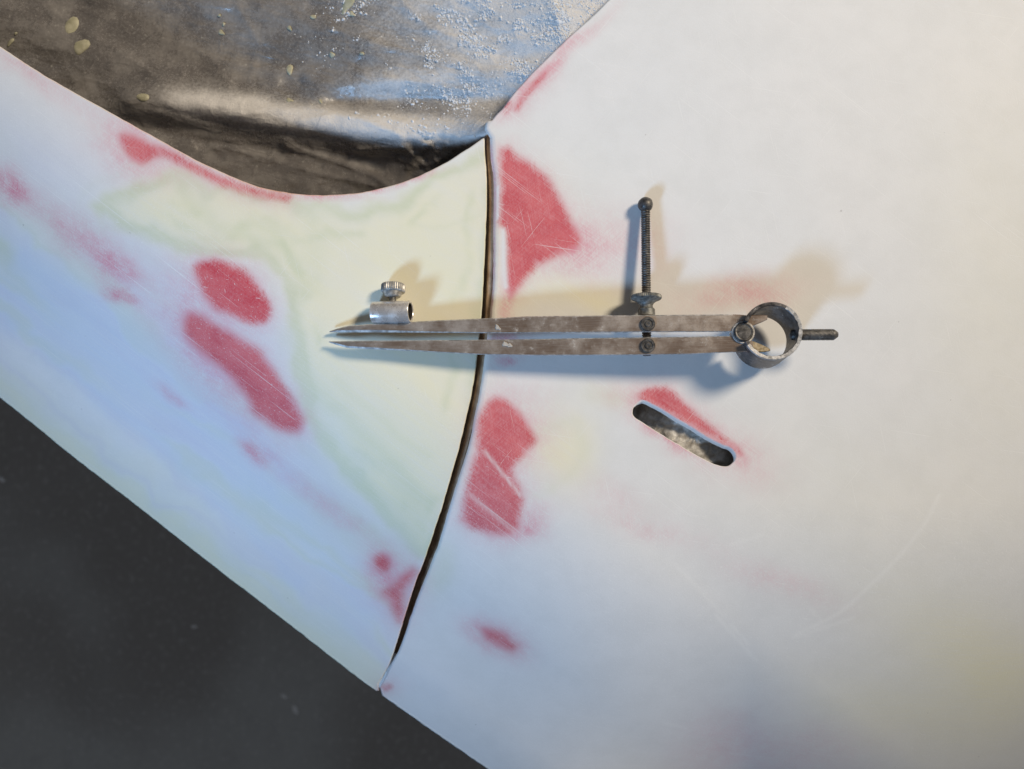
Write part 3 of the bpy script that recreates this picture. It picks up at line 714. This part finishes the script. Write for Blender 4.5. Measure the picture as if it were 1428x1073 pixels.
FACET = []
def leg(up, lo, facet, tongue):
    """up/lo: outline polylines (u,v); facet: width of the ground bevel along the lower edge by u"""
    us = np.concatenate([np.linspace(up[0][0]+1, 500, 12), np.linspace(508, 1022, 60)])
    uu = np.array(up); ll = np.array(lo); st = []
    for u in us:
        v0 = np.interp(u, uu[:,0], uu[:,1]); v1 = np.interp(u, ll[:,0], ll[:,1])
        k = sstep(455, 520, u); drop = 7.5*(1-k)**1.5; th = 3.0 + 8.0*sstep(458, 560, u)
        w = max(v1-v0, 0.6); fb = min(np.interp(u, [458, 520, 600, 700], facet), w*0.55); ch = min(1.3, w*0.2)
        wob = 0.35*math.sin(u*0.11) + 0.25*math.sin(u*0.043+1)
        T = lambda v, o: on_plane(u, v, o - drop)
        st.append([T(v0+ch+0.2*wob, 0), T(v1-fb, 0), T(v1, -fb*0.75-0.4), T(v1, -th), T(v0+0.1*wob, -th), T(v0+0.1*wob, -ch)])
    for u, a, b in tongue:
        T = lambda v, o: on_plane(u, v, o)
        st.append([T(a+1, 0), T(b-1, 0), T(b, -1.2), T(b, -11), T(a, -11), T(a, -1.2)])
    return sweep(st)
up_top = [(458.5,462.6),(470,458.5),(485,454.6),(520,452),(575,449),(622,446.5),(700,443.4),(740,441.2),(828,440.4),(960,439.2),(1022,438.7)]
up_bot = [(458.5,463.6),(470,463.6),(560,464),(700,465),(800,464.2),(893,463.6),(960,463.5),(1022,463)]
lo_top = [(457.5,476.4),(485,476),(556,475),(660,474.2),(720,473.6),(807,472),(960,470),(1022,468.8)]
lo_bot = [(457.5,477.4),(470,481.5),(484,485.4),(527,487.6),(597,490.8),(666,494.6),(744,496),(860,495.6),(960,494.4),(1022,491.4)]
V, F = leg(up_top, up_bot, [2.5, 3.6, 1.8, 1.2], [(1032,439,458),(1042,440,457),(1052,439.5,454),(1062,439.3,450),(1070,439.6,446)])
lo_ = mesh_obj('leg', V, F, M_LEG, div, autosmooth=25); lo_.data.materials.append(M_EDGE)
for i_, p_ in enumerate(lo_.data.polygons):
    if i_ < 71*6 and i_ % 6 in (1, 5): p_.material_index = 1
UPLEG = 1
V, F = leg(lo_top, lo_bot, [2.5, 2.6, 1.0, 1.0], [(1032,471,491),(1042,473,491),(1050,476,491),(1060,480,491.5),(1069,484,491),(1074,487,489.5)])
lo_ = mesh_obj('leg', V, F, M_LEG, div, autosmooth=25); lo_.data.materials.append(M_EDGE)
for i_, p_ in enumerate(lo_.data.polygons):
    if i_ < 71*6 and i_ % 6 in (1, 5): p_.material_index = 1
lo_.data.materials.append(M_BRASS)
for i_, p_ in enumerate(lo_.data.polygons):
    if i_ >= 74*6: p_.material_index = 2
# flakes of old paint stuck on the legs
for cu, cv, r, el, rot in [(694,457,3.0,1.6,0.8),(705,480.5,3.2,1.7,0.25),(711,482,3.0,1.2,0.2)]:
    Vb = []; n = 9
    for rr, hh in ((1, 0.15), (0.8, 0.9)):
        for k in range(n):
            a = 2*math.pi*k/n; q = 1 + 0.3*math.sin(3*a+cu)
            x, y = r*rr*q*math.cos(a)*el, r*rr*q*math.sin(a)
            Vb.append(on_plane(cu + x*math.cos(rot) - y*math.sin(rot), cv + x*math.sin(rot) + y*math.cos(rot), hh))
    Fb = [(k, (k+1) % n, n+(k+1) % n, n+k) for k in range(n)] + [tuple(range(n, 2*n))]
    mesh_obj('paint_flake', Vb, Fb, M_FLAKE, div, smooth=False)

# swivel posts with turned heads, the adjusting screw runs through them under the legs
for vv in (452.3, 482.3):
    o0 = on_plane(903.5, vv)
    V, F = lathe(o0, NN, [(-20, 6.5), (-19, 8.2), (-11, 8.2), (-10.8, 7.6), (0.0, 8.0), (0.1, 9.6), (2.6, 9.6), (3.4, 9.0), (3.4, 6.4), (2.3, 5.8), (2.3, 4.4), (3.6, 3.8), (3.6, 1.6), (2.9, 1.2)], 28)
    po = mesh_obj('swivel_post', V, F, M_DARK, div, autosmooth=35)
SC = on_plane(903.5, 466) - NN*16.5
prof = [(-27, 5.2), (-25, 6.2)]
t = -24.0
while t < 172:
    prof += [(t, 5.1), (t+1.0, 6.4), (t+1.9, 6.4)]; t += 3.3
prof += [(175, 5.0)]
V, F = lathe(SC, E2, prof, 20)
screw = mesh_obj('adjusting_screw', V, F, M_DARK, div, autosmooth=60)
bc = SC + E2*183
V, F = lathe(bc, E2, [(10.5*math.sin(a), max(10.5*math.cos(a), 0.3)) for a in np.linspace(-1.5, 1.5, 18)], 28)
V = V + 0.25*np.sin(V*0.9)
mesh_obj('ball_end', V, F, M_DARK, screw if False else div)
# knurled nut: flange, waist and collar
V, F = lathe(SC, E2, [(27, 7), (27, 10.8), (28, 11.6), (36, 11.6), (37.5, 10.4), (39, 8.6), (42, 8.6), (45, 10.2), (48, 14.5), (50, 19.0), (51.5, 20.3), (54.5, 20.3), (56, 19.4), (57.2, 15), (57.6, 9), (57.0, 6.6)], 96, 48, 0.45, (9, 10, 11, 12))
mesh_obj('knurled_nut', V, F, M_NUT, div, autosmooth=35)

# hinge roller and C-shaped spring
hc = on_plane(1036.3, 464)
V, F = lathe(hc, NN, [(-18, 11), (-17, 12.6), (2.0, 12.6), (2.6, 12.2), (4.6, 12.0), (5.4, 11.2), (5.4, 9.8), (5.0, 9.2), (5.3, 0.6)], 36)
mesh_obj('hinge_roller', V, F, M_DARK, div, autosmooth=35)
V, F = lathe(hc, NN, [(-12, 12.8), (-12, 15.2), (1.0, 15.2), (1.8, 14.6), (1.8, 12.8)], 36, caps=False)
mesh_obj('hinge_collar', V, F, M_EDGE, div, autosmooth=35)
rc = on_plane(1077.5, 461.5, 12)
RO, RI, HT = 38.4, 33.2, 50
RN = NN + E2*0.12 + E1*0.06; RN /= np.linalg.norm(RN)
st = []
for a in np.linspace(math.radians(158), math.radians(-158), 96):
    d = E1*math.cos(a) + E2*math.sin(a); e = 0.35*math.sin(a*7)+0.2*math.sin(a*17)
    hw = HT
    st.append([rc + d*(RI+0.7), rc + d*(RO-0.7+0.2*e), rc + d*RO - RN*0.8, rc + d*RO - RN*(hw-0.8), rc + d*(RO-0.7) - RN*hw, rc + d*(RI+0.7) - RN*hw, rc + d*RI - RN*(hw-0.8), rc + d*RI - RN*0.8])
V, F = sweep(st)
ring = mesh_obj('spring_ring', V, F, M_RING, div, autosmooth=35)
# bright worn rim, part of the ring's upper edge
st = []
for a in np.linspace(math.radians(60), math.radians(-150), 70):
    d = E1*math.cos(a) + E2*math.sin(a); w = 0.25*math.sin(a*9)+0.3*math.sin(a*23)
    st.append([rc + d*(RI+0.5+w) + RN*0.15, rc + d*(RO-0.5) + RN*0.5, rc + d*(RO+0.35) - RN*(1.8+w), rc + d*(RO-0.6) - RN*2.5])
V, F = sweep(st)
rim = mesh_obj('worn_rim', V, F, M_EDGE, div, autosmooth=50)
# handle pin with knurling
pc = rc - RN*20 + E1*RO; pin_prof = []
V, F = [], []
seg, rows = 28, 40
for i in range(rows):
    t = -6 + 58*i/(rows-1)
    for k in range(seg):
        th = 2*math.pi*k/seg; r = 7.0 + 0.5*((i + k) % 2) + 0.35*((i - k) % 4 == 0)
        if t < 1: r = 6.2
        if t > 47: r = 7.2 - (t-47)*0.75
        V.append(pc + E1*t + r*(E2*math.cos(th) + NN*math.sin(th)))
for i in range(rows-1):
    for k in range(seg): F.append((i*seg+k, (i+1)*seg+k, (i+1)*seg+(k+1) % seg, i*seg+(k+1) % seg))
F.append(tuple(range(seg))); F.append(tuple(range((rows-1)*seg, rows*seg))[::-1])
mesh_obj('handle_pin', V, F, M_DARK, div, autosmooth=60)
V, F = lathe(pc, -E1, [(2, 7), (7, 7.0), (9, 6), (10.5, 3.5), (11, 0.5)], 20)
mesh_obj('pin_rivet', V, F, M_DARK, div, autosmooth=35)

# pencil sleeve beside the upper leg with its thumb screw
SA = E1*math.cos(0.10) + NN*math.sin(0.10); SA /= np.linalg.norm(SA)
s0 = on_plane(520, 436.2, -3); LEN = 54.0
V, F = lathe(s0, SA, [(0.8, 13.4), (0, 14.2), (1.0, 15.0), (LEN-1.0, 15.0), (LEN, 14.3), (LEN, 12.6), (LEN-0.8, 12.0), (LEN-40, 11.8)], 40, caps=True)
slv = mesh_obj('pencil_sleeve', V, F, M_NICKEL, div, autosmooth=35)
V, F = lathe(s0, SA, [(LEN-38, 0.4), (LEN-38, 11.7), (LEN-1.5, 11.75)], 32, caps=False)
bore = mesh_obj('sleeve_bore', V, F, M_BORE, div, autosmooth=35)
TA = E2*0.955 - NN*0.10; TA /= np.linalg.norm(TA)
tc = s0 + SA*27.5
pr_ = [(12, 4.2)]; t = 14.5
while t < 20: pr_ += [(t, 3.8), (t+0.7, 4.9), (t+1.3, 4.9)]; t += 2.0
pr_ += [(21.5, 4.2)]
V, F = lathe(tc, TA, pr_, 20)
thr = mesh_obj('thread', V, F, M_KNURL, div, autosmooth=50)
V, F = lathe(tc, TA, [(21, 4.3), (21.2, 8.5), (22.5, 10.8), (26.5, 12.2), (28.2, 12.6), (28.6, 15.4), (29.4, 16.2), (38.2, 16.2), (39.4, 15.2), (39.8, 12), (39.3, 5), (39.1, 0.6)], 108, 36, 0.5, (5, 6, 7, 8))
ts = mesh_obj('thumb_screw', V, F, M_BRIGHTK, div, autosmooth=35)
# sub-parts: hang them on their parts (all share the empty's frame)
for ch, par in ((bore, slv), (thr, ts), (rim, ring)):
    ch.parent = par
ts.parent = div
for o in COL.objects:
    if o.name.startswith('ball_end'): o.parent = screw
